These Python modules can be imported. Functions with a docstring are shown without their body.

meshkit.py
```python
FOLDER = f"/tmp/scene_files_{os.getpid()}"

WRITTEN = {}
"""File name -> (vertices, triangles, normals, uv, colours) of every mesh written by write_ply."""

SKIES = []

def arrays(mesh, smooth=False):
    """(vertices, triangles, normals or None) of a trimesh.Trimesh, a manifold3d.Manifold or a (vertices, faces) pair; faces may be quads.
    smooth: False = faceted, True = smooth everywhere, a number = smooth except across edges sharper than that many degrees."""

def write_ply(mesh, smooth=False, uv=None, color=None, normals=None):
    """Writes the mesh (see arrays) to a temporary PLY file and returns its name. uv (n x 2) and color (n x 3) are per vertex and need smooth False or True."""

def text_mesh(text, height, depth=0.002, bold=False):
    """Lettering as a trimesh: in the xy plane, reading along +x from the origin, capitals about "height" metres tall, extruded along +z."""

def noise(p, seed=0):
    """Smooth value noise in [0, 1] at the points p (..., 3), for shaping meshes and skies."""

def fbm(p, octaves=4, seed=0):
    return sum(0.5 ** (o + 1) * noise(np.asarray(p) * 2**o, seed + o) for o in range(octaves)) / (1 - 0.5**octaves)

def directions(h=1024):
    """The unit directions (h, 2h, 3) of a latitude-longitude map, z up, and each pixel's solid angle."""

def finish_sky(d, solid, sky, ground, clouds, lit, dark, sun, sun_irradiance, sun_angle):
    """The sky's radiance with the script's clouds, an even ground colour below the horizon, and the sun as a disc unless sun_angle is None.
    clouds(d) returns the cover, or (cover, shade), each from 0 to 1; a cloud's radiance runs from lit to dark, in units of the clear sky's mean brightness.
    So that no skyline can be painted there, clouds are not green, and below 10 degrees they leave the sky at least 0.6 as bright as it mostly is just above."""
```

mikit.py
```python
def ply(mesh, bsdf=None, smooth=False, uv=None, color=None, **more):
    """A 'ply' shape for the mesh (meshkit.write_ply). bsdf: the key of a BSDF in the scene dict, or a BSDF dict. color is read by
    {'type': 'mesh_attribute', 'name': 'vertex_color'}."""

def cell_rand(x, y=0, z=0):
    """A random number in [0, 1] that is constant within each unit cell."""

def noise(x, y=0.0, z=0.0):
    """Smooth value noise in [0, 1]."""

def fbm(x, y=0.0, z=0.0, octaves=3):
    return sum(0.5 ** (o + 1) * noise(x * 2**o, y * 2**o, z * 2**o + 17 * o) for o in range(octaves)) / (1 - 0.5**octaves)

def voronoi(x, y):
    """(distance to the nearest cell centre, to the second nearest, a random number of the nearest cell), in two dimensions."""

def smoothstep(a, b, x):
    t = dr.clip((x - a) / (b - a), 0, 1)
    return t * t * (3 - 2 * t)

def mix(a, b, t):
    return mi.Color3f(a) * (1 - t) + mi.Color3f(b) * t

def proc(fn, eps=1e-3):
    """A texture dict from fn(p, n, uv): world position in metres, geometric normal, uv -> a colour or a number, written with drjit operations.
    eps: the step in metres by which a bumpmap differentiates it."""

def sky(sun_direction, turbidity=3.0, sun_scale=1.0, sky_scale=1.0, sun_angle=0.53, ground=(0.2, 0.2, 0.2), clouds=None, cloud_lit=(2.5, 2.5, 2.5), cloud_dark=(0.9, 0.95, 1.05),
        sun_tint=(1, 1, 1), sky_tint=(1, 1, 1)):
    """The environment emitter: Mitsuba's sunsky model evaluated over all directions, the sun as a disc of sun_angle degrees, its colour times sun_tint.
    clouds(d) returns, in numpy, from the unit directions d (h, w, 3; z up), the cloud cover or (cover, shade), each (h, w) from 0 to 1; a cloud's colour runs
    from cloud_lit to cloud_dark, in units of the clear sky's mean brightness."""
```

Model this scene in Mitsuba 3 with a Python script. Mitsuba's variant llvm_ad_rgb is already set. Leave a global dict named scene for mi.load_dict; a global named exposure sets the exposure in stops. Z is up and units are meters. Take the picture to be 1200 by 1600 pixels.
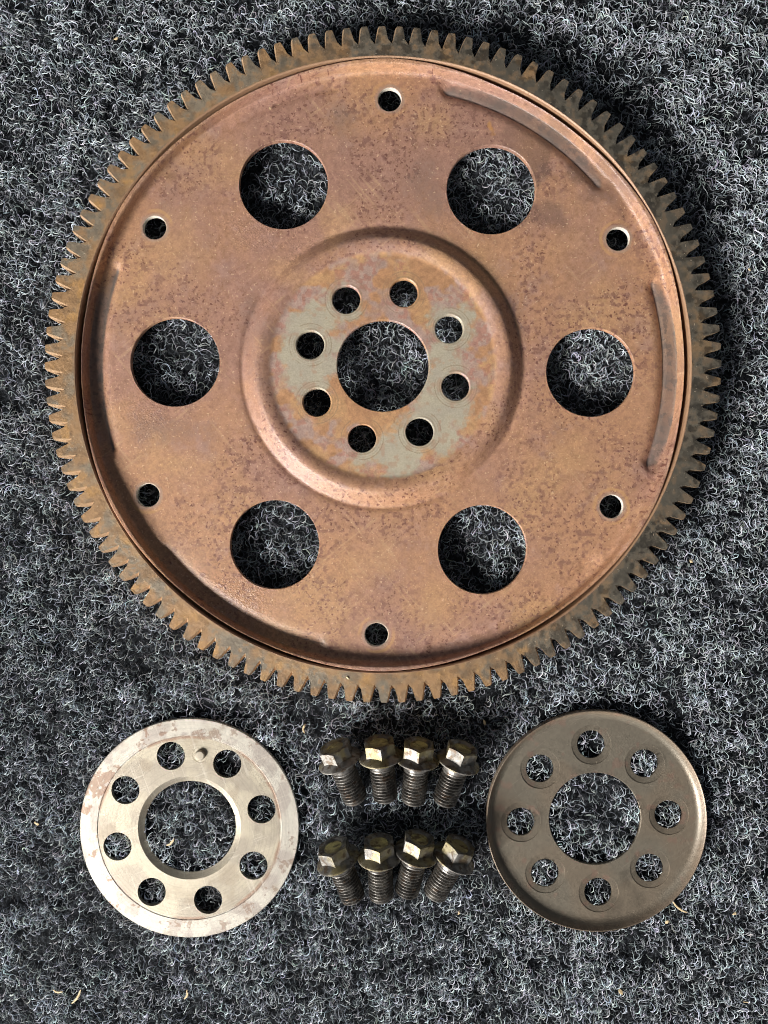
import math, random
import numpy as np, trimesh, mitsuba as mi, drjit as dr, mikit, meshkit
from mikit import proc, noise, fbm, voronoi, smoothstep, mix
from manifold3d import Manifold, CrossSection, Mesh

T = mi.ScalarTransform4f
rng = np.random.default_rng(7)
random.seed(7)

# ------------------------------------------------------------------ camera, light, exposure
CAM_H = 0.3595            # lens above the tops of the carpet pile
F_PX = 1202.0            # focal length in pixels of the 1200 x 1600 photograph
exposure = 0.0
scene = {'type': 'scene'}
labels = {}
scene['camera'] = {'type': 'perspective', 'fov': math.degrees(2 * math.atan(600 / F_PX)), 'fov_axis': 'x',
                   'near_clip': 0.01, 'far_clip': 50.0,
                   'to_world': T().look_at(origin=[0, 0, CAM_H], target=[0, 0, 0], up=[0, 1, 0])}
# the open doorway down left of the carpet: one big soft daylight opening, and the dim room around
WIN = np.array([-1.20, -1.10, 0.93])
scene['doorway_light'] = {'type': 'rectangle',
                          'to_world': T().look_at(origin=WIN.tolist(), target=[0, 0, 0], up=[0, 0, 1]) @ T().scale([0.40, 0.31, 1]),
                          'emitter': {'type': 'area', 'radiance': {'type': 'rgb', 'value': [57.5, 55.3, 52.3]}}}
scene['room_light'] = {'type': 'constant', 'radiance': {'type': 'rgb', 'value': [0.092, 0.096, 0.104]}}
labels['doorway_light'] = {'label': 'bright daylight opening lighting the carpet from the lower left', 'category': 'light', 'kind': 'structure'}


def at(px, py, z=0.0):
    """The point at height z that the photograph shows at pixel (px, py)."""
    d = (CAM_H - z) / F_PX
    return np.array([(px - 600) * d, (800 - py) * d, z])


def mm(v, z=0.0):
    """Length in metres of v photograph pixels at height z."""
    return v * (CAM_H - z) / F_PX


# ------------------------------------------------------------------ helpers
def to_tri(m):
    me = m.to_mesh()
    return trimesh.Trimesh(np.array(me.vert_properties[:, :3], float), np.array(me.tri_verts), process=False)


def man(mesh):
    return Manifold(Mesh(np.asarray(mesh.vertices, np.float32), np.asarray(mesh.faces, np.uint32)))


def cyl(r0, r1, z0, z1, x=0.0, y=0.0, n=64):
    return Manifold.cylinder(z1 - z0, r0, r1, n).translate([x, y, z0])


def revolve(profile, n=180):
    """Closed profile of (r, z), anticlockwise, revolved round z."""
    return Manifold.revolve(CrossSection([np.asarray(profile, float)]), n)


def put(key, mesh, bsdf, smooth=30, **more):
    if hasattr(mesh, 'to_mesh'):
        mesh = to_tri(mesh)
    scene[key] = mikit.ply(mesh, bsdf, smooth=smooth, **more)


def principled(color, rough, metal=0.0, spec=0.5, bump=None, scale=1.0, **more):
    b = {'type': 'principled', 'base_color': color, 'roughness': rough, 'metallic': metal, 'specular': spec, **more}
    if bump is not None:
        b = {'type': 'bumpmap', 'arbitrary': bump, 'scale': scale, 'bsdf': b}
    return {'type': 'twosided', 'bsdf': b}


def rgb(*c):
    return {'type': 'rgb', 'value': list(c)}


# ------------------------------------------------------------------ places and sizes (metres)
GEAR_TOP, DISC_Z, LIFT = 0.0120, 0.0060, 0.0015   # heights within the flexplate, and how far it stands off the pile
GC = at(598.5, 569.5, GEAR_TOP + LIFT)[:2]
R_TIP, R_ROOT, R_IN = mm(528.5, GEAR_TOP + LIFT), mm(508.0, GEAR_TOP + LIFT), mm(480.5, GEAR_TOP + LIFT)
N_TEETH, TIP0 = 120, 90.3
HOLE0 = -1.4
BIG_R, BIG_r = 0.0951, 0.0203
SMALL_R, SMALL_r = 0.1225, 0.0053
BOLT_R, BOLT_r = 0.0343, 0.0063
BORE_r = 0.0208
PLATE_Z = 0.0026
PA = at(295.0, 1295.2, PLATE_Z)[:2]      # the pale steel plate
PB = at(931.2, 1281.3, PLATE_Z)[:2]      # the dark plate


def ring_points(c, r, a0, n):
    return [(c[0] + r * math.cos(math.radians(a0 + 360 / n * k)), c[1] + r * math.sin(math.radians(a0 + 360 / n * k))) for k in range(n)]


BIG = ring_points((0, 0), BIG_R, HOLE0, 6)
SMALL = ring_points((0, 0), SMALL_R, 28.6, 6)
HUB = ring_points((0, 0), BOLT_R, 29.0, 8)

# ------------------------------------------------------------------ materials
def flex(p):
    return (p.x - float(GC[0])) * 1000, (p.y - float(GC[1])) * 1000, (p.z - LIFT) * 1000


def local(p, c):
    return (p.x - float(c[0])) * 1000, (p.y - float(c[1])) * 1000, p.z * 1000


# bare, greenish grey steel left on the hub face: blobs (x, y, radius) in mm from the bore's centre
BARE = [(-20, 27, 7), (-28, 21, 7.5), (-34, 15, 8), (-38, 6, 8.5), (-36, -3, 8), (-33, -9, 6), (-27, 2, 6), (-24, 9, 5),
        (31, 17, 8), (34, 20, 6), (27, 5, 5.5), (28, -3, 6.5), (31, -12, 7), (33, -20, 6.5), (24, -20, 8), (20, -29, 8.5), (12, -35, 7), (3, -39, 6), (24, -9, 5),
        (27, -32, 6), (11, -44, 3.5), (6, -47, 3), (-9, -41, 3)]


def bare_mask(x, y):
    d = mi.Float(-9)
    for bx, by, br in BARE:
        d = dr.maximum(d, br - dr.sqrt(dr.square(x - bx) + dr.square(y - by)))
    d = d + (fbm(x * 0.22 + 31, y * 0.22 + 7, 3.0, 4) - 0.5) * 9.0
    return smoothstep(-3.6, 2.6, 1.2 + d + (fbm(x * 0.8, y * 0.8, 6.0, 3) - 0.5) * 5.5)


def rust_rgb(x, y, z):
    big = fbm(x * 0.022 + 5, y * 0.022 + 9, z * 0.02, 4)
    mid = fbm(x * 0.11 + 40, y * 0.11 + 3, z * 0.1, 5)
    fine = fbm(x * 0.6 + 11, y * 0.6 + 71, z * 0.6, 4)
    grain = noise(x * 2.1 + 5, y * 2.1, z * 2.1)
    c = mix((0.388, 0.212, 0.123), (0.318, 0.178, 0.132), smoothstep(0.38, 0.64, big * 0.55 + mid * 0.25 + fine * 0.2))
    c = mix(c, (0.32, 0.20, 0.165), smoothstep(0.52, 0.72, mid * 0.65 + fine * 0.35) * 0.6)
    c = mix(c, (0.44, 0.260, 0.132), smoothstep(0.50, 0.80, fbm(x * 0.045 + 90, y * 0.045 + 33, 1.0, 6)) * 0.55)
    c = c * (0.44 + 0.70 * fine + 0.42 * grain)
    pits = smoothstep(0.30, 0.62, fbm(x * 0.045 + 77, y * 0.045, 2.0, 4))
    wx, wy = x + 1.2 * noise(x * 1.1, y * 1.1, 40.0), y + 1.2 * noise(x * 1.1, y * 1.1, 50.0)
    d1, d2, who = voronoi(wx * 0.60, wy * 0.60)
    dot = smoothstep(0.30, 0.08, d1 / (0.25 + 1.3 * who * who)) * smoothstep(0.30, 0.95, who)
    c = mix(c, (0.135, 0.055, 0.042), dot * (0.10 + 0.85 * pits * pits))
    c = mix(c, (0.17, 0.080, 0.066), smoothstep(0.54, 0.70, fbm(x * 0.6 + 31, y * 0.6 + 5, z * 0.5, 5)) * (0.06 + 0.62 * pits * pits))
    c = mix(c, (0.16, 0.115, 0.095), smoothstep(0.58, 0.80, fbm(x * 0.05 + 131, y * 0.035 + 5, 1.0, 6) * 0.7 + fine * 0.3) * 0.45)
    # handling scuffs, and grime that crept in from the rim at the upper right
    a, b = x * 0.77 + y * 0.64, y * 0.77 - x * 0.64
    scuff = smoothstep(0.80, 0.95, noise(a * 0.9 + 3, b * 0.045, 6.0)) + smoothstep(0.84, 0.96, noise(b * 1.1 + 3, a * 0.06, 16.0))
    c = mix(c, (0.47, 0.30, 0.185), scuff * smoothstep(0.45, 0.65, fbm(x * 0.04, y * 0.04, 12.0, 3)) * 0.45)
    rim = dr.sqrt(dr.square(x - 86) + dr.square(y - 88))
    c = mix(c, (0.12, 0.078, 0.062), smoothstep(58, 8, rim) * smoothstep(0.42, 0.66, fbm(x * 0.10 + 60, y * 0.10 + 7, 3.0, 5)) * 0.55)
    c = mix(c, (0.70, 0.50, 0.35), smoothstep(0.88, 0.95, noise(x * 1.6 + 9, y * 1.6 + 21, z)) * 0.55)
    return c


def disc_rgb(p, n, uv):
    x, y, z = flex(p)
    r = dr.sqrt(x * x + y * y)
    c = rust_rgb(x, y, z)
    streak = smoothstep(1.0, 0.2, dr.sqrt(dr.square((x - 49.5 + 0.3 * (y - 109)) / 1.5) + dr.square((y - 109.5) / 5.0)) + (fbm(x * 0.8, y * 0.8, 1.0, 2) - 0.5))
    c = mix(c, (0.50, 0.25, 0.07), streak * 0.6)
    # tan washer marks round the six small holes
    d = mi.Float(99)
    for hx, hy in SMALL:
        d = dr.minimum(d, dr.sqrt(dr.square(x - hx * 1000) + dr.square(y - hy * 1000)))
    wob = (fbm(x * 0.4, y * 0.4, 8.0, 2) - 0.5) * 2.5
    mark = smoothstep(8.9, 8.3, d + wob * 0.25) * smoothstep(6.9, 7.6, d + wob * 0.25) * smoothstep(0.35, 0.6, noise(x * 0.07 + 4, y * 0.07 + 1, 3.0))
    c = mix(c, (0.50, 0.29, 0.12), mark * 0.5)
    c = mix(c, (0.33, 0.24, 0.19), smoothstep(6.9, 6.2, d + wob * 0.5) * 0.6)
    # mauve scale, yellow rust and bare steel on the hub face
    hub = smoothstep(52.5, 50.5, r)
    hm = fbm(x * 0.13 + 13, y * 0.13 + 63, 5.0, 3)
    hc = mix((0.37, 0.20, 0.105), (0.35, 0.240, 0.200), smoothstep(0.42, 0.56, hm))
    hc = mix(hc, (0.42, 0.245, 0.125), smoothstep(0.52, 0.74, fbm(x * 0.1 + 3, y * 0.1 + 17, 9.0, 3)))
    hc = mix(hc, (0.33, 0.145, 0.10), smoothstep(0.50, 0.62, fbm(x * 0.5 + 3, y * 0.5 + 17, 9.0, 3)) * smoothstep(0.45, 0.6, hm) * 0.6)
    hc = hc * (0.62 + 0.50 * fbm(x * 0.6, y * 0.6, 4.0, 4) + 0.26 * noise(x * 2.3, y * 2.3, 2.0))
    steel = mix((0.385, 0.345, 0.255), (0.33, 0.295, 0.235), fbm(x * 0.2, y * 0.2, 1.0, 2)) * (0.86 + 0.20 * noise(x * 2.2, y * 2.2, 1.0) + 0.08 * noise(x * 0.5, y * 3.5, 1.0))
    steel = mix(steel, (0.33, 0.215, 0.15), smoothstep(0.58, 0.72, fbm(x * 0.35 + 70, y * 0.35, 1.0, 4)) * 0.6)
    hc = mix(hc, steel, bare_mask(x, y))
    # faint seats left by the eight bolt heads
    e = mi.Float(99)
    for hx, hy in HUB:
        e = dr.minimum(e, dr.sqrt(dr.square(x - hx * 1000) + dr.square(y - hy * 1000)))
    hc = mix(hc, (0.22, 0.16, 0.10), (smoothstep(0.35, 0.05, dr.abs(e - 9.6)) * 0.65 + smoothstep(0.5, 0.1, dr.abs(e - 7.3)) * 0.5 + smoothstep(0.25, 0.05, dr.abs(e - 8.5)) * 0.3) * smoothstep(0.25, 0.5, noise(x * 0.25, y * 0.25, 7.0)))
    c = mix(c, hc, hub)
    # clean cut metal inside the six small holes
    c = mix(c, (0.62, 0.58, 0.50), smoothstep(5.42, 5.36, d))
    # greyer, scaled floor of the pressed pockets
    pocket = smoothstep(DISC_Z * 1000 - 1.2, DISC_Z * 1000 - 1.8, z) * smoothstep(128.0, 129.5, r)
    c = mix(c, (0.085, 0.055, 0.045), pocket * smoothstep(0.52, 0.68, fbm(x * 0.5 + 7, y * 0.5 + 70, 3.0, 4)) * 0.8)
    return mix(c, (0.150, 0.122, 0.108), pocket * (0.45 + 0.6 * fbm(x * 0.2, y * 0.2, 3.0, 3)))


def disc_bump(p, n, uv):
    x, y, z = flex(p)
    r = dr.sqrt(x * x + y * y)
    rough = 1 - smoothstep(53, 50, r) * (0.45 + 0.40 * bare_mask(x, y))
    a = 0.6 * fbm(x * 1.3, y * 1.3, z * 1.3, 3) + 0.6 * noise(x * 3.1, y * 3.1, z * 3.1)
    return a * rough * 0.00026


def gear_rgb(p, n, uv):
    x, y, z = flex(p)
    big = fbm(x * 0.03 + 15, y * 0.03 + 4, z * 0.03, 3)
    mid = fbm(x * 0.17 + 8, y * 0.17 + 14, z * 0.15, 4)
    fine = fbm(x * 0.8 + 1, y * 0.8 + 2, z * 0.8, 3)
    oily = smoothstep(-50, 95, x + 0.30 * y + 70 * (big - 0.5))           # the engine side of the rim kept more of its oil
    tan, steel, oil = (0.31, 0.185, 0.092), (0.265, 0.215, 0.155), (0.088, 0.080, 0.064)
    c = mix(tan, steel, smoothstep(0.42, 0.60, mid * 0.6 + big * 0.4))
    c = mix(c, oil, smoothstep(0.40, 0.60, mid * 0.42 + fine * 0.33 + big * 0.25 + 0.15 * oily) * (0.25 + 0.68 * oily))
    c = mix(c, (0.42, 0.235, 0.085), smoothstep(0.56, 0.78, fbm(x * 0.14 + 55, y * 0.14 + 9, 3.0, 5)) * (0.75 - 0.5 * oily))
    c = c * (0.58 + 0.58 * fine + 0.26 * noise(x * 2.2, y * 2.2, z * 2.2))
    mott = fbm(x * 0.42 + 61, y * 0.42 + 17, z * 0.4, 4)
    c = mix(c, c * 0.36, smoothstep(0.48, 0.64, mott) * (0.30 + 0.6 * oily))
    grime = smoothstep(0.50, 0.66, fbm(x * 0.075 + 11, y * 0.075 + 48, 2.0, 5))
    c = mix(c, (0.085, 0.076, 0.060), grime * (0.25 + 0.6 * oily))
    c = mix(c, tan, smoothstep(0.46, 0.36, mott) * (0.6 - 0.42 * oily))
    r = dr.sqrt(x * x + y * y)
    side = smoothstep(0.95, 0.80, n.z)                      # tooth flanks and the bore are scrubbed or rusted, never oily
    c = mix(c, mix((0.43, 0.315, 0.20), (0.34, 0.20, 0.11), fine), side * smoothstep(141, 143, r) * (0.9 - 0.45 * oily))
    c = mix(c, mix((0.36, 0.215, 0.125), (0.29, 0.175, 0.11), fine), smoothstep(R_IN * 1000 + 0.9, R_IN * 1000 + 0.5, r + 0.5 * (mid - 0.5)))
    return mix(c, (0.55, 0.45, 0.33), smoothstep(0.965, 0.98, noise(x * 1.3 + 4, y * 1.3, z)) * 0.7)


def gear_bump(p, n, uv):
    x, y, z = flex(p)
    return (fbm(x * 0.9, y * 0.9, z * 0.9, 3) + 0.3 * noise(x * 4, y * 4, z * 4)) * 0.00018


def pale_rgb(p, n, uv):
    x, y, z = local(p, PA)
    r = dr.sqrt(x * x + y * y)
    c = mix((0.435, 0.388, 0.300), (0.34, 0.30, 0.24), smoothstep(0.40, 0.66, fbm(x * 0.08 + 3, y * 0.08 + 6, 1.0, 3)))
    outer = smoothstep(42.2, 42.6, r)
    c = mix(c, mix((0.49, 0.46, 0.40), (0.38, 0.34, 0.30), smoothstep(0.45, 0.65, fbm(x * 0.16 + 9, y * 0.16, 1.0, 3))), outer)
    w = fbm(x * 0.25 + 21, y * 0.25 + 4, 2.0, 4)
    line = smoothstep(1.3, 0.2, dr.abs(r - 42.3 + (w - 0.5) * 1.2)) * smoothstep(0.42, 0.58, fbm(x * 0.07 + 2, y * 0.07 + 40, 1.0, 2))
    c = mix(c, (0.27, 0.17, 0.12), line * 0.8)
    left = smoothstep(16, 5, dr.sqrt(dr.square(x + 42) + dr.square(y - 16)))
    right = smoothstep(14, 5, dr.sqrt(dr.square(x - 45) + dr.square(y + 14)))
    top = smoothstep(15, 6, dr.sqrt(dr.square(x - 10) + dr.square(y - 47)))
    spots = smoothstep(0.50, 0.60, w * 0.7 + fbm(x * 0.9, y * 0.9, 3.0, 2) * 0.3 - 0.10 + 0.16 * dr.maximum(left, dr.maximum(right * 0.8, top * 0.7)))
    c = mix(c, mix((0.21, 0.105, 0.06), (0.24, 0.165, 0.125), smoothstep(-25, 0, x)), spots * (0.06 + 0.94 * outer) * 0.70)
    c = mix(c, c * 0.80, smoothstep(0.45, 0.7, noise(r * 2.6, fbm(x * 0.05, y * 0.05, 1.0, 2) * 4, 3.0)) * 0.45)
    a = x * 0.94 + y * 0.34
    b = y * 0.94 - x * 0.34
    scratch = smoothstep(0.80, 0.92, noise(a * 1.6 + 3, b * 0.06, 6.0)) + smoothstep(0.84, 0.94, noise(b * 1.9 + 3, a * 0.07, 16.0))
    c = mix(c, (0.55, 0.51, 0.44), scratch * 0.35)
    c = mix(c, (0.23, 0.175, 0.12), smoothstep(0.58, 0.76, fbm(x * 0.10 + 71, y * 0.10 + 33, 5.0, 4)) * 0.35)
    return c * (0.93 + 0.14 * fbm(x * 1.3, y * 1.3, 1.0, 2))


def pale_rough(p, n, uv):
    x, y, z = local(p, PA)
    return 0.42 + 0.16 * fbm(x * 0.15, y * 0.15, 4.0, 3)


def dark_rgb(p, n, uv):
    x, y, z = local(p, PB)
    r = dr.sqrt(x * x + y * y)
    c = mix((0.180, 0.158, 0.124), (0.195, 0.160, 0.120), smoothstep(0.4, 0.6, fbm(x * 0.05 + 9, y * 0.05 + 3, 2.0, 3)))
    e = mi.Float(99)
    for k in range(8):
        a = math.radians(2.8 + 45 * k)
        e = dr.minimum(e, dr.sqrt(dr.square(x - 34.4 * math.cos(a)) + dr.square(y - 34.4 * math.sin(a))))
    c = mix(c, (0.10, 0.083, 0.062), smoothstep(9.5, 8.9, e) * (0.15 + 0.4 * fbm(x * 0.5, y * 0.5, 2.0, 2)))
    c = mix(c, (0.25, 0.17, 0.115), smoothstep(48.5, 50.5, r) * (0.20 + 0.4 * fbm(x * 0.3, y * 0.3, 1.0, 3)))
    a, b = x * 0.8 + y * 0.6, y * 0.8 - x * 0.6
    c = mix(c, (0.30, 0.26, 0.21), (smoothstep(0.86, 0.96, noise(a * 1.5, b * 0.06, 3.0)) + smoothstep(0.88, 0.96, noise(b * 1.7, a * 0.05, 9.0))) * 0.25)
    c = mix(c, (0.085, 0.072, 0.055), smoothstep(0.55, 0.75, fbm(x * 0.07 + 1, y * 0.07 + 88, 5.0, 5)) * 0.5)
    c = mix(c, (0.24, 0.13, 0.10), smoothstep(0.62, 0.78, fbm(x * 0.2 + 31, y * 0.2, 1.0, 3)) * 0.35)
    c = c * (0.86 + 0.22 * fbm(x * 0.7, y * 0.7, 1.0, 3) + 0.08 * noise(x * 3.5, y * 3.5, 1.0))
    return mix(c, (0.45, 0.38, 0.28), smoothstep(0.975, 0.985, noise(x * 1.1 + 7, y * 1.1 + 2, 0.0)) * 0.7)


def fine_bump(p, n, uv):
    x, y, z = p.x * 1000, p.y * 1000, p.z * 1000
    return (fbm(x * 1.2, y * 1.2, z * 1.2, 2) + 0.3 * noise(x * 4.5, y * 4.5, z * 4.5)) * 0.00006


def bolt_rgb(p, n, uv):
    x, y, z = p.x * 1000, p.y * 1000, p.z * 1000
    c = mix((0.105, 0.100, 0.094), (0.24, 0.23, 0.215), smoothstep(0.4, 0.62, fbm(x * 0.3, y * 0.3, z * 0.3, 3)))
    c = mix(c, (0.19, 0.125, 0.08), smoothstep(0.58, 0.74, fbm(x * 0.45 + 8, y * 0.45 + 30, z * 0.45, 4)) * 0.6)
    return c * (0.75 + 0.45 * fbm(x * 1.6, y * 1.6, z * 1.6, 2))


def head_rgb(p, n, uv):
    x, y, z = p.x * 1000, p.y * 1000, p.z * 1000
    c = mix((0.125, 0.118, 0.108), (0.26, 0.25, 0.23), smoothstep(0.4, 0.62, fbm(x * 0.25 + 4, y * 0.25 + 1, z * 0.25, 3)))
    c = mix(c, (0.33, 0.265, 0.09), smoothstep(0.47, 0.66, fbm(x * 0.16 + 41, y * 0.16 + 3, z * 0.16, 4)) * 0.5)
    c = mix(c, (0.09, 0.06, 0.035), smoothstep(0.52, 0.68, fbm(x * 0.5 + 8, y * 0.5 + 3, z * 0.5, 4)) * 0.8)
    return c * (0.8 + 0.35 * fbm(x * 1.6, y * 1.6, z * 1.6, 2))


def face_rgb(p, n, uv):
    x, y, z = p.x * 1000, p.y * 1000, p.z * 1000
    c = mix((0.31, 0.25, 0.11), (0.62, 0.53, 0.20), smoothstep(0.42, 0.70, fbm(x * 0.2 + 4, y * 0.2 + 9, z * 0.2, 3)))
    c = mix(c, (0.10, 0.065, 0.035), smoothstep(0.5, 0.7, fbm(x * 0.45 + 3, y * 0.45, z * 0.45, 3)) * 0.8)
    return c * (0.75 + 0.45 * fbm(x * 1.6, y * 1.6, z * 1.6, 2))


scene['disc_look'] = principled(proc(disc_rgb), 0.38, spec=0.62, bump=proc(disc_bump, 1e-4), scale=1.0)
scene['gear_look'] = principled(proc(gear_rgb), 0.50, metal=0.15, spec=0.5, bump=proc(gear_bump, 1e-4), scale=1.0)
scene['pale_look'] = principled(proc(pale_rgb), proc(pale_rough), metal=0.55, spec=0.6)
scene['pin_look'] = principled(rgb(0.46, 0.41, 0.33), 0.42, metal=0.5)
scene['dark_look'] = principled(proc(dark_rgb), 0.42, metal=0.35, spec=0.5, bump=proc(fine_bump, 1e-4), scale=1.0)
scene['bolt_look'] = principled(proc(bolt_rgb), 0.36, metal=0.6, bump=proc(fine_bump, 1e-4), scale=1.0)
scene['head_look'] = principled(proc(head_rgb), 0.53, metal=0.65, bump=proc(fine_bump, 1e-4), scale=0.7)
scene['face_look'] = principled(proc(face_rgb), 0.42, metal=0.4, bump=proc(fine_bump, 1e-4), scale=0.8)
scene['backing_look'] = principled(proc(lambda p, n, uv: mix((0.012, 0.0135, 0.016), (0.05, 0.056, 0.065), smoothstep(0.45, 0.75, fbm(p.x * 1100, p.y * 1100, 1.0, 3)))), 0.9, spec=0.1)
scene['fibre_look'] = principled({'type': 'mesh_attribute', 'name': 'vertex_color'}, 0.45, spec=0.5)
scene['straw_look'] = principled(proc(lambda p, n, uv: mix((0.50, 0.36, 0.19), (0.66, 0.55, 0.36), fbm(p.x * 900, p.y * 900, p.z * 900, 2))), 0.6, spec=0.3)

# ------------------------------------------------------------------ carpet
W, H = 0.41, 0.53
PILE = -0.0038
base = trimesh.creation.box([2.4, 2.4, 0.004])
base.apply_translation([0, 0, PILE - 0.002])
put('carpet', base, 'backing_look', smooth=False)
labels['carpet'] = {'label': 'black and grey looped needle-felt carpet under the car parts', 'category': 'carpet', 'kind': 'structure'}


def in_metal(x, y, grow=0.0):
    """Where a metal part lies close above the pile (its solid area grown or shrunk)."""
    gx, gy = x - GC[0], y - GC[1]
    r = np.hypot(gx, gy)
    m = (r < R_ROOT + 0.003 + grow) & (r > BORE_r - grow)
    for pts, hr in ((BIG, BIG_r), (SMALL, SMALL_r), (HUB, BOLT_r)):
        for hx, hy in pts:
            m &= np.hypot(gx - hx, gy - hy) > hr - grow
    for c, a0, ro, bore in ((PA, 14.5, 0.0511, 0.0212), (PB, 2.8, 0.0509, 0.0213)):
        qx, qy = x - c[0], y - c[1]
        q = np.hypot(qx, qy)
        k = (q < ro + grow) & (q > bore - grow)
        for hx, hy in ring_points((0, 0), 0.0345, a0, 8):
            k &= np.hypot(qx - hx, qy - hy) > 0.0065 - grow
        m |= k
    return m


def in_gear(x, y):
    return np.hypot(x - GC[0], y - GC[1]) < R_ROOT + 0.004


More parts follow.
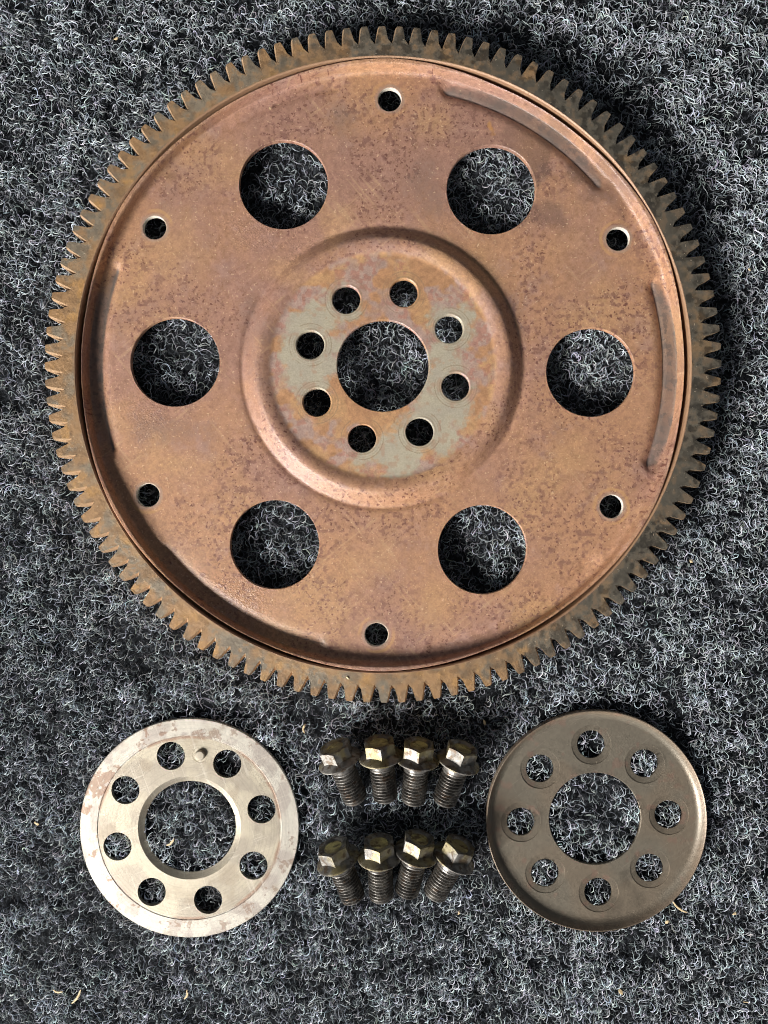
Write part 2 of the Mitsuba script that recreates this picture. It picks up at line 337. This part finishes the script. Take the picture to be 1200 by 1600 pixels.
def fibres(n, lift, length, radius, colors, seed, seg):
    """Curly felt fibres: n tubes of three sides, each a wandering arc that leaves the pile, bends over and dives back."""
    g = np.random.default_rng(seed)
    x, y = (g.random(n) - 0.5) * W, (g.random(n) - 0.5) * H
    tuft = meshkit.fbm(np.stack([x, y, x * 0], 1) * 95, 3, seed=4)
    keep = g.random(n) < np.clip(0.56 + 1.4 * (tuft - 0.36), 0.38, 1.0)
    keep &= ~in_metal(x, y, -0.010)
    x, y, tuft = x[keep], y[keep], tuft[keep]
    n = len(x)
    L = g.uniform(length[0], length[1], n)
    turn = g.choice([-1, 1], n) * np.abs(g.normal(2.6, 1.3, n))
    phi = g.random(n) * 2 * np.pi
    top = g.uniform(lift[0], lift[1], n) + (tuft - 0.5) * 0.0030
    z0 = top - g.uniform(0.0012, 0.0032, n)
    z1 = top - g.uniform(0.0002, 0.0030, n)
    t = np.linspace(0, 1, seg + 1)
    P = np.zeros((n, seg + 1, 3))
    ang = phi[:, None] + turn[:, None] * t + g.normal(0, 0.28, n)[:, None] * np.sin(t * 2 * np.pi * g.uniform(0.8, 1.6, n)[:, None])
    step = (L / seg)[:, None]
    px = np.cumsum(np.cos(ang) * step, 1)
    py = np.cumsum(np.sin(ang) * step, 1)
    P[:, :, 0] = x[:, None] + px - px.mean(1, keepdims=True)
    P[:, :, 1] = y[:, None] + py - py.mean(1, keepdims=True)
    arch = 1 - np.abs(2 * t - 1) ** 2.2
    zz = (z0[:, None] * (1 - t) + z1[:, None] * t) * (1 - arch) + top[:, None] * arch
    # the metal presses the pile down
    zz = zz - 0.0016 * in_gear(P[:, :, 0], P[:, :, 1])
    hit = in_metal(P[:, :, 0], P[:, :, 1], 0.0003)
    flat = hit & ~in_gear(P[:, :, 0], P[:, :, 1])
    zz = np.where(flat, np.minimum(zz, -0.0013), np.minimum(zz, np.where(in_gear(P[:, :, 0], P[:, :, 1]), 0.0004, 0.0030)))
    rim = np.abs(np.hypot(P[:, :, 0] - GC[0], P[:, :, 1] - GC[1]) - (R_TIP + R_IN) / 2) < (R_TIP - R_IN) / 2 + 0.0006
    zz = np.where(rim, np.minimum(zz, 0.0022), zz)
    P[:, :, 2] = np.maximum(zz, PILE + 0.0003)
    d = np.gradient(P, axis=1)
    d /= np.linalg.norm(d, axis=2, keepdims=True) + 1e-12
    up = np.array([0, 0, 1.0]) + 0 * d
    s = np.cross(d, up)
    s /= np.linalg.norm(s, axis=2, keepdims=True) + 1e-9
    u = np.cross(s, d)
    r = g.uniform(radius[0], radius[1], n)[:, None] * (1 - 0.55 * np.abs(2 * t - 1) ** 3)
    V = np.stack([P + r[..., None] * (math.cos(a) * s + math.sin(a) * u) for a in (math.pi / 2, math.pi * 7 / 6, math.pi * 11 / 6)], 2)
    V = V.reshape(-1, 3)
    i = np.arange(seg)[:, None] * 3
    k = np.arange(3)
    a, b = i + k, i + (k + 1) % 3
    f = np.concatenate([np.stack([a, b, b + 3], -1).reshape(-1, 3), np.stack([a, b + 3, a + 3], -1).reshape(-1, 3)])
    F = (f[None] + (np.arange(n) * (seg + 1) * 3)[:, None, None]).reshape(-1, 3)
    lo, hi = np.array(colors[0]), np.array(colors[1])
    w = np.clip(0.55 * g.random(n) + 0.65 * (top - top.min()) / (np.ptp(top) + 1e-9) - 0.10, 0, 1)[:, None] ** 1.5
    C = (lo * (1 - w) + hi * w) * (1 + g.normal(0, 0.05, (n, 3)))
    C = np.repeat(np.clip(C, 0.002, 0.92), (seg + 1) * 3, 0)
    return trimesh.Trimesh(V, F, process=False), C


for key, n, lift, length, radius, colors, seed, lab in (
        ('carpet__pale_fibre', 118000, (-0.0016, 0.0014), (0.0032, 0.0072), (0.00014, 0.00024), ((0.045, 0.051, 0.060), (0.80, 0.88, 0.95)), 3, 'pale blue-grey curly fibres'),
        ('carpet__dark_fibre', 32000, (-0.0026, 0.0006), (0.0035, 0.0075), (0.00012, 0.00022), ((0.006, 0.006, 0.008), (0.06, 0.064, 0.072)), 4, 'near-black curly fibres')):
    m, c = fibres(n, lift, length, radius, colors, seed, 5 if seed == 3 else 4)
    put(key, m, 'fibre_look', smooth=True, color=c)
    labels[key] = {'label': lab, 'kind': 'stuff'}

# the carpet goes on outside the frame: one loose tile of the same fibres, repeated all round
def tile_mesh():
    global W, H
    keep, (W, H) = (W, H), (W / 2, H / 2)
    solid = globals()['in_metal'], globals()['in_gear']
    globals()['in_metal'] = lambda x, y, grow=0.0: np.zeros(np.shape(x), bool)
    globals()['in_gear'] = lambda x, y: np.zeros(np.shape(x), bool)
    out = fibres(26000, (-0.0016, 0.0014), (0.0032, 0.0072), (0.00014, 0.00024), ((0.045, 0.051, 0.060), (0.80, 0.88, 0.95)), 11, 4)
    globals()['in_metal'], globals()['in_gear'] = solid
    W, H = keep
    return out


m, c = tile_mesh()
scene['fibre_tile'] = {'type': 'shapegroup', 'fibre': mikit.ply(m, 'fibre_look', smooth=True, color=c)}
k = 0
for gx in range(4):
    for gy in range(4):
        if gx in (1, 2) and gy in (1, 2):
            continue
        k += 1
        scene['carpet__outer_fibre__%03d' % k] = {'type': 'instance', 'shapegroup': {'type': 'ref', 'id': 'fibre_tile'},
                                                  'to_world': T().translate([(gx - 1.5) * W / 2, (gy - 1.5) * H / 2, 0]).rotate([0, 0, 1], 180 * ((gx + gy) % 2))}
labels['carpet__outer_fibre'] = {'label': 'blue-grey curly fibres round the edge', 'kind': 'stuff'}

# ------------------------------------------------------------------ flexplate
FX = 'flexplate'
labels[FX] = {'label': 'large round rusty flexplate with toothed ring gear lying on the carpet', 'category': 'flexplate'}


def disc_mesh():
    n = 720
    hub = [(18.0, 9.3), (24, 9.3), (34, 9.3), (44, 9.3), (49.5, 9.32), (50.6, 9.45), (51.8, 9.85), (53.2, 10.4), (54.6, 10.75), (55.8, 10.9), (57.0, 10.82), (58.0, 10.45), (59.0, 9.75), (60.2, 8.75), (61.4, 7.65), (62.6, 6.5), (63.5, 5.75), (64.2, 5.42), (64.9, 5.38), (65.6, 5.6), (66.3, 5.86), (67.6, 5.97), (69.5, 6.0)]
    flat = [(r, 6.0) for r in np.linspace(74, 120, 9)]
    free = [(123, 6.0), (125.5, 6.0), (127.5, 6.0), (128.85, 6.0), (129.15, 6.0), (131.0, 6.0), (132.4, 6.02), (133.4, 6.15), (134.2, 6.5), (134.9, 7.4)]
    pad = [(123, 6.0), (124.4, 5.93), (125.6, 5.65), (126.8, 5.05), (128.0, 4.2), (128.95, 3.35), (129.25, 3.85), (131.0, 3.95), (133.0, 3.9), (134.7, 3.95)]
    lip_free = [(135.25, 9.0), (135.55, 10.8), (135.95, 11.7), (136.45, 12.0), (137.7, 12.0), (138.1, 11.5)]
    lip_pad = [(135.15, 4.4), (135.35, 6.4), (135.55, 9.0), (135.8, 10.1), (136.15, 10.3), (136.45, 9.8)]
    th = np.arange(n) * 2 * np.pi / n
    deg = (np.degrees(th) - HOLE0 + 30) % 60 - 30
    wt = np.clip((20.6 - np.abs(deg)) / 2.6, 0, 1)
    wt = wt * wt * (3 - 2 * wt)
    which = np.round((np.degrees(th) - HOLE0) / 60).astype(int) % 6
    depth = np.array([1.0, 0.95, 0.35, 0.75, 0.55, 0.45])[which]
    wt = wt * depth
    wl = np.clip((0.5 + 0.5 * np.cos(np.radians(deg) * 6)) * 1.25, 0, 1) ** 0.8 * (0.45 + 0.55 * depth)
    a = np.array(hub + flat + free + lip_free)
    b = np.array(hub + flat + pad + lip_pad)
    ww = np.concatenate([np.repeat(wt[:, None], len(hub + flat + free), 1), np.repeat(wl[:, None], len(lip_free), 1)], 1)
    for q in range(4):      # the pocket's ends run out softly towards the lip
        ww[:, -len(lip_free) - 1 - q] = ww[:, -len(lip_free) - 1 - q] * (0.25 + 0.25 * q * 0.75) + wl * (0.75 - 0.25 * q * 0.75)
    pr = a[None] * (1 - ww[..., None]) + b[None] * ww[..., None]
    k = pr.shape[1]
    R, Z = pr[..., 0] / 1000, pr[..., 1] / 1000
    X, Y = R * np.cos(th)[:, None], R * np.sin(th)[:, None]
    # hand-pressed sheet: slight waviness
    Z = Z + (meshkit.fbm(np.stack([X, Y, X * 0], -1) * 22, 3, seed=9) - 0.5) * 0.0004 + (meshkit.fbm(np.stack([X, Y, X * 0], -1) * 300, 2, seed=2) - 0.5) * 0.00010
    topv = np.stack([X, Y, Z], -1)
    botv = np.stack([X, Y, Z - 0.0026], -1)
    V = np.concatenate([topv, botv[:, ::-1]], 1)           # closed loop of 2k points for each angle
    m = 2 * k
    i, j = np.meshgrid(np.arange(n), np.arange(m), indexing='ij')
    i2, j2 = (i + 1) % n, (j + 1) % m
    q = lambda i, j: i * m + j
    A, B, C, D = q(i, j), q(i, j2), q(i2, j2), q(i2, j)
    F = np.concatenate([np.stack([A, B, C], -1).reshape(-1, 3), np.stack([A, C, D], -1).reshape(-1, 3)])
    mesh = trimesh.Trimesh(V.reshape(-1, 3), F, process=False)
    if mesh.volume < 0:
        mesh.invert()
    return mesh


disc = man(disc_mesh())


def hole(r, x, y, zt, ch=0.00025, n=96):
    """A drilled hole with a slightly broken top edge."""
    return cyl(r, r, -0.002, 0.02, x, y, n) + cyl(r, r + ch + 0.001, zt - ch, zt + 0.001, x, y, n)


cuts = [hole(BORE_r, 0, 0, 0.0093)]
cuts += [hole(BIG_r, x, y, DISC_Z) for x, y in BIG] + [hole(SMALL_r, x, y, DISC_Z, 0.0003) for x, y in SMALL] + [hole(BOLT_r, x, y, 0.0093, 0.0004) for x, y in HUB]
for c in cuts:
    disc = disc - c
move = [float(GC[0]), float(GC[1]), LIFT]
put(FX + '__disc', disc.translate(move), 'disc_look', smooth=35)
labels[FX + '__disc'] = {'label': 'rust-brown pressed steel disc with raised hub and round holes'}

# ring gear: full tooth outline, then the slanting lead-in cut on one flank of every tooth
PX = mm(1.0, GEAR_TOP + LIFT)
pitch = 2 * math.pi / N_TEETH


def polar(u, r, a):
    """Point u pixels anticlockwise of the spoke at angle a, r pixels out."""
    return ((r * math.cos(a) - u * math.sin(a)) * PX, (r * math.sin(a) + u * math.cos(a)) * PX)


outline = []
for k in range(N_TEETH):
    a = math.radians(TIP0) + k * pitch
    for u, r in ((-12.2, 508.5), (-10.9, 509.0), (-9.8, 511.0), (-8.5, 517.0), (-7.1, 523.5), (-6.0, 527.6), (-5.0, 528.6), (5.0, 528.6), (6.0, 527.6), (7.1, 523.5), (8.5, 517.0), (9.8, 511.0), (10.9, 509.0), (12.2, 508.5)):
        outline.append(polar(u, r, a))
GEAR_BOT = 0.0016
gear = Manifold.extrude(CrossSection([np.array(outline)]), GEAR_TOP - GEAR_BOT).translate([0, 0, GEAR_BOT])
gear = gear - cyl(R_IN, R_IN, -0.01, 0.02, n=360) - cyl(R_IN, R_IN + 0.0012, GEAR_TOP - 0.0005, GEAR_TOP + 0.0007, n=360)
wedges = []
for k in range(N_TEETH):
    a = math.radians(TIP0) + (k + 0.5) * pitch               # the gap anticlockwise of tooth k
    e = rng.normal(0, 0.35, 4)
    pts = [(*polar(u, r, a), z) for u, r, z in (
        (-12.2 + e[0], 533, GEAR_TOP + 0.0003), (-3.6 + e[1], 499.8 + e[2], GEAR_TOP + 0.0003), (3.2, 509.0, GEAR_TOP + 0.0003), (7.0, 532, GEAR_TOP + 0.0003),
        (-7.0, 534, GEAR_TOP - 0.0034), (-2.0, 508.6, GEAR_TOP - 0.0034), (2.6, 508.9, GEAR_TOP - 0.0034), (7.0, 532, GEAR_TOP - 0.0034))]
    wedges.append(Manifold.hull_points(np.array(pts)))
gear = gear - Manifold.batch_boolean(wedges, __import__('manifold3d').OpType.Add)
core = cyl(R_ROOT + 0.0002, R_ROOT + 0.0002, -0.01, 0.03, n=720)
body = gear ^ core
teeth = [t for t in (gear - core).decompose() if t.num_tri() > 8 and t.volume() > 1e-9]
mid = [np.mean(np.array(t.to_mesh().vert_properties)[:, :2], 0) for t in teeth]
order = sorted(range(len(teeth)), key=lambda i: math.atan2(mid[i][1], mid[i][0]))
GR = FX + '__ring_gear'
put(GR, body.translate(move), 'gear_look', smooth=30)
labels[GR] = {'label': 'grey-brown starter ring gear with oily patches'}
for q, i in enumerate(order):
    put(GR + '__tooth' + ('' if q == 0 else '_%03d' % q), teeth[i].translate(move), 'gear_look', smooth=False)

# ------------------------------------------------------------------ pale steel spacer plate with dowel pin
SP = 'spacer_plate'
labels[SP] = {'label': 'pale bare-steel round spacer plate with rust specks and a small dowel pin', 'category': 'spacer plate'}
t = 0.0026
plate = revolve([(0.0213, 0.0), (0.0505, 0.0), (0.0510, 0.0005), (0.0510, t - 0.0004), (0.0507, t), (0.0429, t), (0.0426, t - 0.00025), (0.0240, t - 0.00025), (0.0213, t - 0.0020)], 240)
for x, y in ring_points((0, 0), 0.0346, 14.5, 8):
    plate = plate - (cyl(0.0066, 0.0065, -0.01, 0.02, x, y, 80) + cyl(0.0065, 0.0071, t - 0.0003, t + 0.0003, x, y, 80))
SINK = -0.0009
pmove = [float(PA[0]), float(PA[1]), SINK]
pinxy = at(311.0, 1182.0, 0.004)[:2] - PA
plate = plate - (cyl(0.0024, 0.0024, -0.001, 0.02, *pinxy, 48) + cyl(0.0036, 0.0040, t - 0.00040, t + 0.0001, *pinxy, 48))
put(SP + '__plate', plate.translate(pmove), 'pale_look', smooth=25)
pin = Manifold.revolve(CrossSection([np.array([(0, 0.0005), (0.0023, 0.0005), (0.0023, t + 0.0010), (0.0019, t + 0.0014), (0, t + 0.0015)])]), 40)
put(SP + '__dowel_pin', pin.translate([float(pinxy[0] + PA[0]), float(pinxy[1] + PA[1]), SINK]), 'pin_look', smooth=35)

# ------------------------------------------------------------------ dark plate with turned-up rim
RP = 'retainer_plate'
labels[RP] = {'label': 'dark brown dished retainer plate with turned-up rim and eight recessed bolt holes', 'category': 'retainer plate'}
b0 = 0.0018
cup = revolve([(0.0214, 0.0), (0.0502, 0.0), (0.0508, 0.0006), (0.0511, 0.0046), (0.0510, 0.0049), (0.0507, 0.0050), (0.0503, 0.0047), (0.0495, 0.0036), (0.0486, 0.0026), (0.0476, b0 + 0.0002), (0.0466, b0), (0.0216, b0), (0.0214, b0 - 0.0002)], 240)
for x, y in ring_points((0, 0), 0.0345, 2.8, 8):
    cup = cup - (cyl(0.0065, 0.0065, -0.01, 0.02, x, y, 80) + cyl(0.0062, 0.0092, b0 - 0.0007, b0 - 0.0003, x, y, 80) + cyl(0.0092, 0.0093, b0 - 0.00031, b0 + 0.0002, x, y, 80))
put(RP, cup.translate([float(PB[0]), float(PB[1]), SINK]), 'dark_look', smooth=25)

# ------------------------------------------------------------------ flange bolts
R_TH, R_FL, HEX, L_B = 0.0057, 0.0100, 0.0066, 0.0208


def bolt_parts(spin, g):
    """Bolt along +z: thread end at 0, flange at L_B, hex head above."""
    pitch_t = 0.00152
    na, nz = 48, 150
    z = np.linspace(0.0, 0.0168, nz)
    a = np.arange(na) * 2 * np.pi / na
    Z, A = np.meshgrid(z, a, indexing='ij')
    ph = (Z / pitch_t - A / (2 * np.pi)) % 1.0
    cut = np.clip((1 - np.abs(ph - 0.5) / 0.40) * 1.5, 0, 1)
    fade = np.clip((Z - 0.0010) / 0.0012, 0, 1) * np.clip((0.0166 - Z) / 0.0008, 0, 1)
    R = R_TH - 0.00135 * cut * fade
    R = R - 0.0012 * np.clip(1 - Z / 0.0012, 0, 1)
    R = R + (meshkit.noise(np.stack([A * 9, Z * 3000, A * 0], -1), seed=int(g.integers(99))) - 0.5) * 0.00007
    V = np.stack([R * np.cos(A), R * np.sin(A), Z], -1).reshape(-1, 3)
    V = np.vstack([V, [[0, 0, 0], [0, 0, z[-1]]]])
    i, j = np.meshgrid(np.arange(nz - 1), np.arange(na), indexing='ij')
    q = lambda i, j: i * na + j % na
    F = np.concatenate([np.stack([q(i, j), q(i, j + 1), q(i + 1, j + 1)], -1).reshape(-1, 3), np.stack([q(i, j), q(i + 1, j + 1), q(i + 1, j)], -1).reshape(-1, 3)])
    k = np.arange(na)
    e0, e1 = len(V) - 2, len(V) - 1
    F = np.vstack([F, np.stack([k * 0 + e0, (k + 1) % na, k], 1), np.stack([k * 0 + e1, (nz - 1) * na + k, (nz - 1) * na + (k + 1) % na], 1)])
    thread = trimesh.Trimesh(V, F, process=False)
    neck = revolve([(0, 0.0168), (0.0054, 0.0168), (0.0056, 0.0174), (0.0057, L_B - 0.0012), (0.0062, L_B - 0.0002), (0.0068, L_B), (0, L_B)], 48)
    flange = revolve([(0, L_B), (0.0088, L_B - 0.0001), (R_FL, L_B + 0.0003), (R_FL + 0.0001, L_B + 0.0009), (0.0096, L_B + 0.0014), (0.0082, L_B + 0.0021), (0.0068, L_B + 0.0030), (0, L_B + 0.0030)], 72)
    h0, h1 = L_B + 0.0012, L_B + 0.0083
    hexa = Manifold.cylinder(h1 - h0, HEX / math.cos(math.pi / 6) , HEX / math.cos(math.pi / 6), 6).translate([0, 0, h0])
    cone = revolve([(0, h0 - 0.001), (0.0100, h0 - 0.001), (0.0100, h1 - 0.0020), (0.0085, h1 - 0.0010), (0.0073, h1 - 0.00035), (0.0064, h1 + 0.0001), (0, h1 + 0.0001)], 96)
    dish = revolve([(0, h1 - 0.0009), (0.0042, h1 - 0.0008), (0.0056, h1 + 0.0003), (0, h1 + 0.0003)], 64)
    head = (hexa ^ cone) - dish
    face = revolve([(0, h1 - 0.0014), (0.0041, h1 - 0.0012), (0.0041, h1 - 0.00074), (0, h1 - 0.00084)], 48)
    rot = lambda m: m.rotate([0, 0, spin])
    return thread, neck, flange, rot(head), rot(face)


BOLTS = [  # flange pixel, thread-end pixel, spin of the hexagon, label
    (532, 1190, 558, 1254, 25, 'leftmost in the upper row, its thread pointing down right'),
    (595, 1184, 603, 1251, 35, 'second from the left in the upper row, with brown stained head'),
    (652, 1188, 645, 1257, 30, 'third from the left in the upper row, with yellow-green stained head'),
    (715, 1192, 692, 1257, 31, 'rightmost in the upper row, its thread pointing down left'),
    (529, 1345, 554, 1406, 25, 'leftmost in the lower row, its thread pointing down right'),
    (593, 1340, 596, 1404, 33, 'second from the left in the lower row, with golden stained head'),
    (650, 1334, 634, 1398, 32, 'third from the left in the lower row, with dark head'),
    (708, 1342, 676, 1402, 20, 'rightmost in the lower row, leaning most steeply down left')]
for k, (fx, fy, ex, ey, spin, lab) in enumerate(BOLTS):
    key = 'flange_bolt' + ('' if k == 0 else '_%03d' % k)
    labels[key] = {'label': 'steel flange bolt, ' + lab, 'category': 'bolt', 'group': 'flange bolts in two rows of four'}
    zf, ze = R_FL - 0.0003, R_TH - 0.0004
    fpt = at(fx, fy, zf)
    ept = at(ex, ey, ze)
    d = fpt - ept
    az = math.atan2(d[1], d[0])
    tilt = math.asin((zf - ze) / L_B)
    ax = np.array([math.cos(az) * math.cos(tilt), math.sin(az) * math.cos(tilt), math.sin(tilt)])
    o = fpt - ax * L_B
    sx = np.cross(ax, [0, 0, 1.0])
    sx /= np.linalg.norm(sx)
    M = np.eye(4)
    M[:3, 0], M[:3, 1], M[:3, 2], M[:3, 3] = sx, np.cross(ax, sx), ax, o
    g = np.random.default_rng(50 + k)
    for part, mesh, look, sm in zip(('thread', 'neck', 'flange', 'hex_head', 'head_face'), bolt_parts(spin, g), ('bolt_look', 'bolt_look', 'head_look', 'head_look', 'face_look'), (40, 30, 30, 22, 30)):
        mesh = to_tri(mesh) if hasattr(mesh, 'to_mesh') else mesh
        mesh = mesh.copy()
        mesh.apply_transform(M)
        put(key + '__' + part, mesh, look, smooth=sm)

# ------------------------------------------------------------------ bits of straw and wood on the carpet and on the metal
def sliver(a, b, w, g, bend=0.0008):
    """A thin, slightly bent, uneven splinter from a to b."""
    n = 8
    tt = np.linspace(0, 1, n)
    side = np.cross(b - a, [0, 0, 1.0])
    side /= np.linalg.norm(side)
    pts = a[None] * (1 - tt[:, None]) + b[None] * tt[:, None] + (np.sin(tt * np.pi) * bend)[:, None] * side + g.normal(0, w * 0.15, (n, 3))
    hulls = []
    for i in range(n - 1):
        cl = []
        for p, s in ((pts[i], tt[i]), (pts[i + 1], tt[i + 1])):
            r = w * (1 - 0.6 * abs(2 * s - 1) ** 3)
            cl += [p + r * (math.cos(q) * side + 0.55 * math.sin(q) * np.array([0, 0, 1.0])) for q in np.arange(6) * np.pi / 3]
        hulls.append(Manifold.hull_points(np.array(cl)))
    return Manifold.batch_boolean(hulls, __import__('manifold3d').OpType.Add)


def chip(c, s, g):
    """A small broken wood chip."""
    p = g.normal(0, 1, (14, 3))
    p /= np.linalg.norm(p, axis=1, keepdims=True)
    p *= g.uniform(0.7, 1.1, (14, 1)) * np.array([s, s * 0.55, s * 0.35])
    q = g.random() * np.pi
    p[:, :2] = p[:, :2] @ np.array([[math.cos(q), math.sin(q)], [-math.sin(q), math.cos(q)]])
    return Manifold.hull_points(p + c)


zc = 0.0020
STRAW = [((1051, 1408), (1074, 1426), zc, 'thin straw sliver poking out from under the lower right edge of the dark plate'),
         ((260, 1321), (272, 1310), zc, 'short straw sliver inside the centre hole of the pale plate'),
         ((477, 1131), (476, 1146), zc, 'short upright straw sliver between the pale plate and the upper bolts'),
         ((112, 1568), (126, 1546), zc, 'curved straw bit near the bottom left corner of the carpet'),
         ((288, 1561), (292, 1547), zc, 'little straw bit on the carpet right below the pale plate'),
         ((82, 1546), (98, 1549), zc, 'tiny pale straw bit beside the curved one near the bottom left corner')]
CHIP = [((182, 60), zc, 1.0, 'pale wood chip on the carpet near the top left corner'),
        ((1171, 421), zc, 0.9, 'tan wood chip on the carpet near the right edge'),
        ((1080, 877), zc, 1.0, 'tan wood chip on the carpet right of the lower gear teeth'),
        ((757, 1129), zc, 1.0, 'tan wood chip on the carpet up left of the dark plate'),
        ((1041, 1441), zc, 1.2, 'tan wood chip below the straw sliver at the dark plate'),
        ((971, 1551), zc, 1.4, 'pale wood chip near the bottom edge below the dark plate'),
        ((1165, 1566), zc, 1.0, 'tan wood chip at the bottom right corner'),
        ((1148, 1428), zc, 1.0, 'brown wood chip on the carpet far right of the dark plate'),
        ((717, 1427), zc, 0.8, 'small tan wood chip below the rightmost lower bolt'),
        ((57, 1287), zc, 1.1, 'tan wood chip on the carpet left of the pale plate'),
        ((543, 1059), GEAR_TOP + LIFT + 0.0003, 0.75, 'cream chip lying on the ring gear at the bottom'),
        ((422, 169), DISC_Z + LIFT + 0.0003, 0.65, 'cream chip lying on the rusty disc at the upper left'),
        ((719, 142), 0.0042 + LIFT, 0.8, 'cream chip lying in the pressed pocket at the upper right of the disc')]
for k, (a, b, z, lab) in enumerate(STRAW):
    key = 'straw_sliver' + ('' if k == 0 else '_%03d' % k)
    g = np.random.default_rng(300 + k)
    put(key, sliver(at(*a, z), at(*b, z + 0.0004), 0.00050, g), 'straw_look', smooth=False)
    labels[key] = {'label': lab, 'category': 'straw', 'group': 'bits of straw on the carpet'}
for k, (a, z, s, lab) in enumerate(CHIP):
    key = 'wood_chip' + ('' if k == 0 else '_%03d' % k)
    g = np.random.default_rng(400 + k)
    put(key, chip(at(*a, z), 0.00145 * s, g), 'straw_look', smooth=False)
    labels[key] = {'label': lab, 'category': 'wood chip', 'group': 'wood chips lying about'}
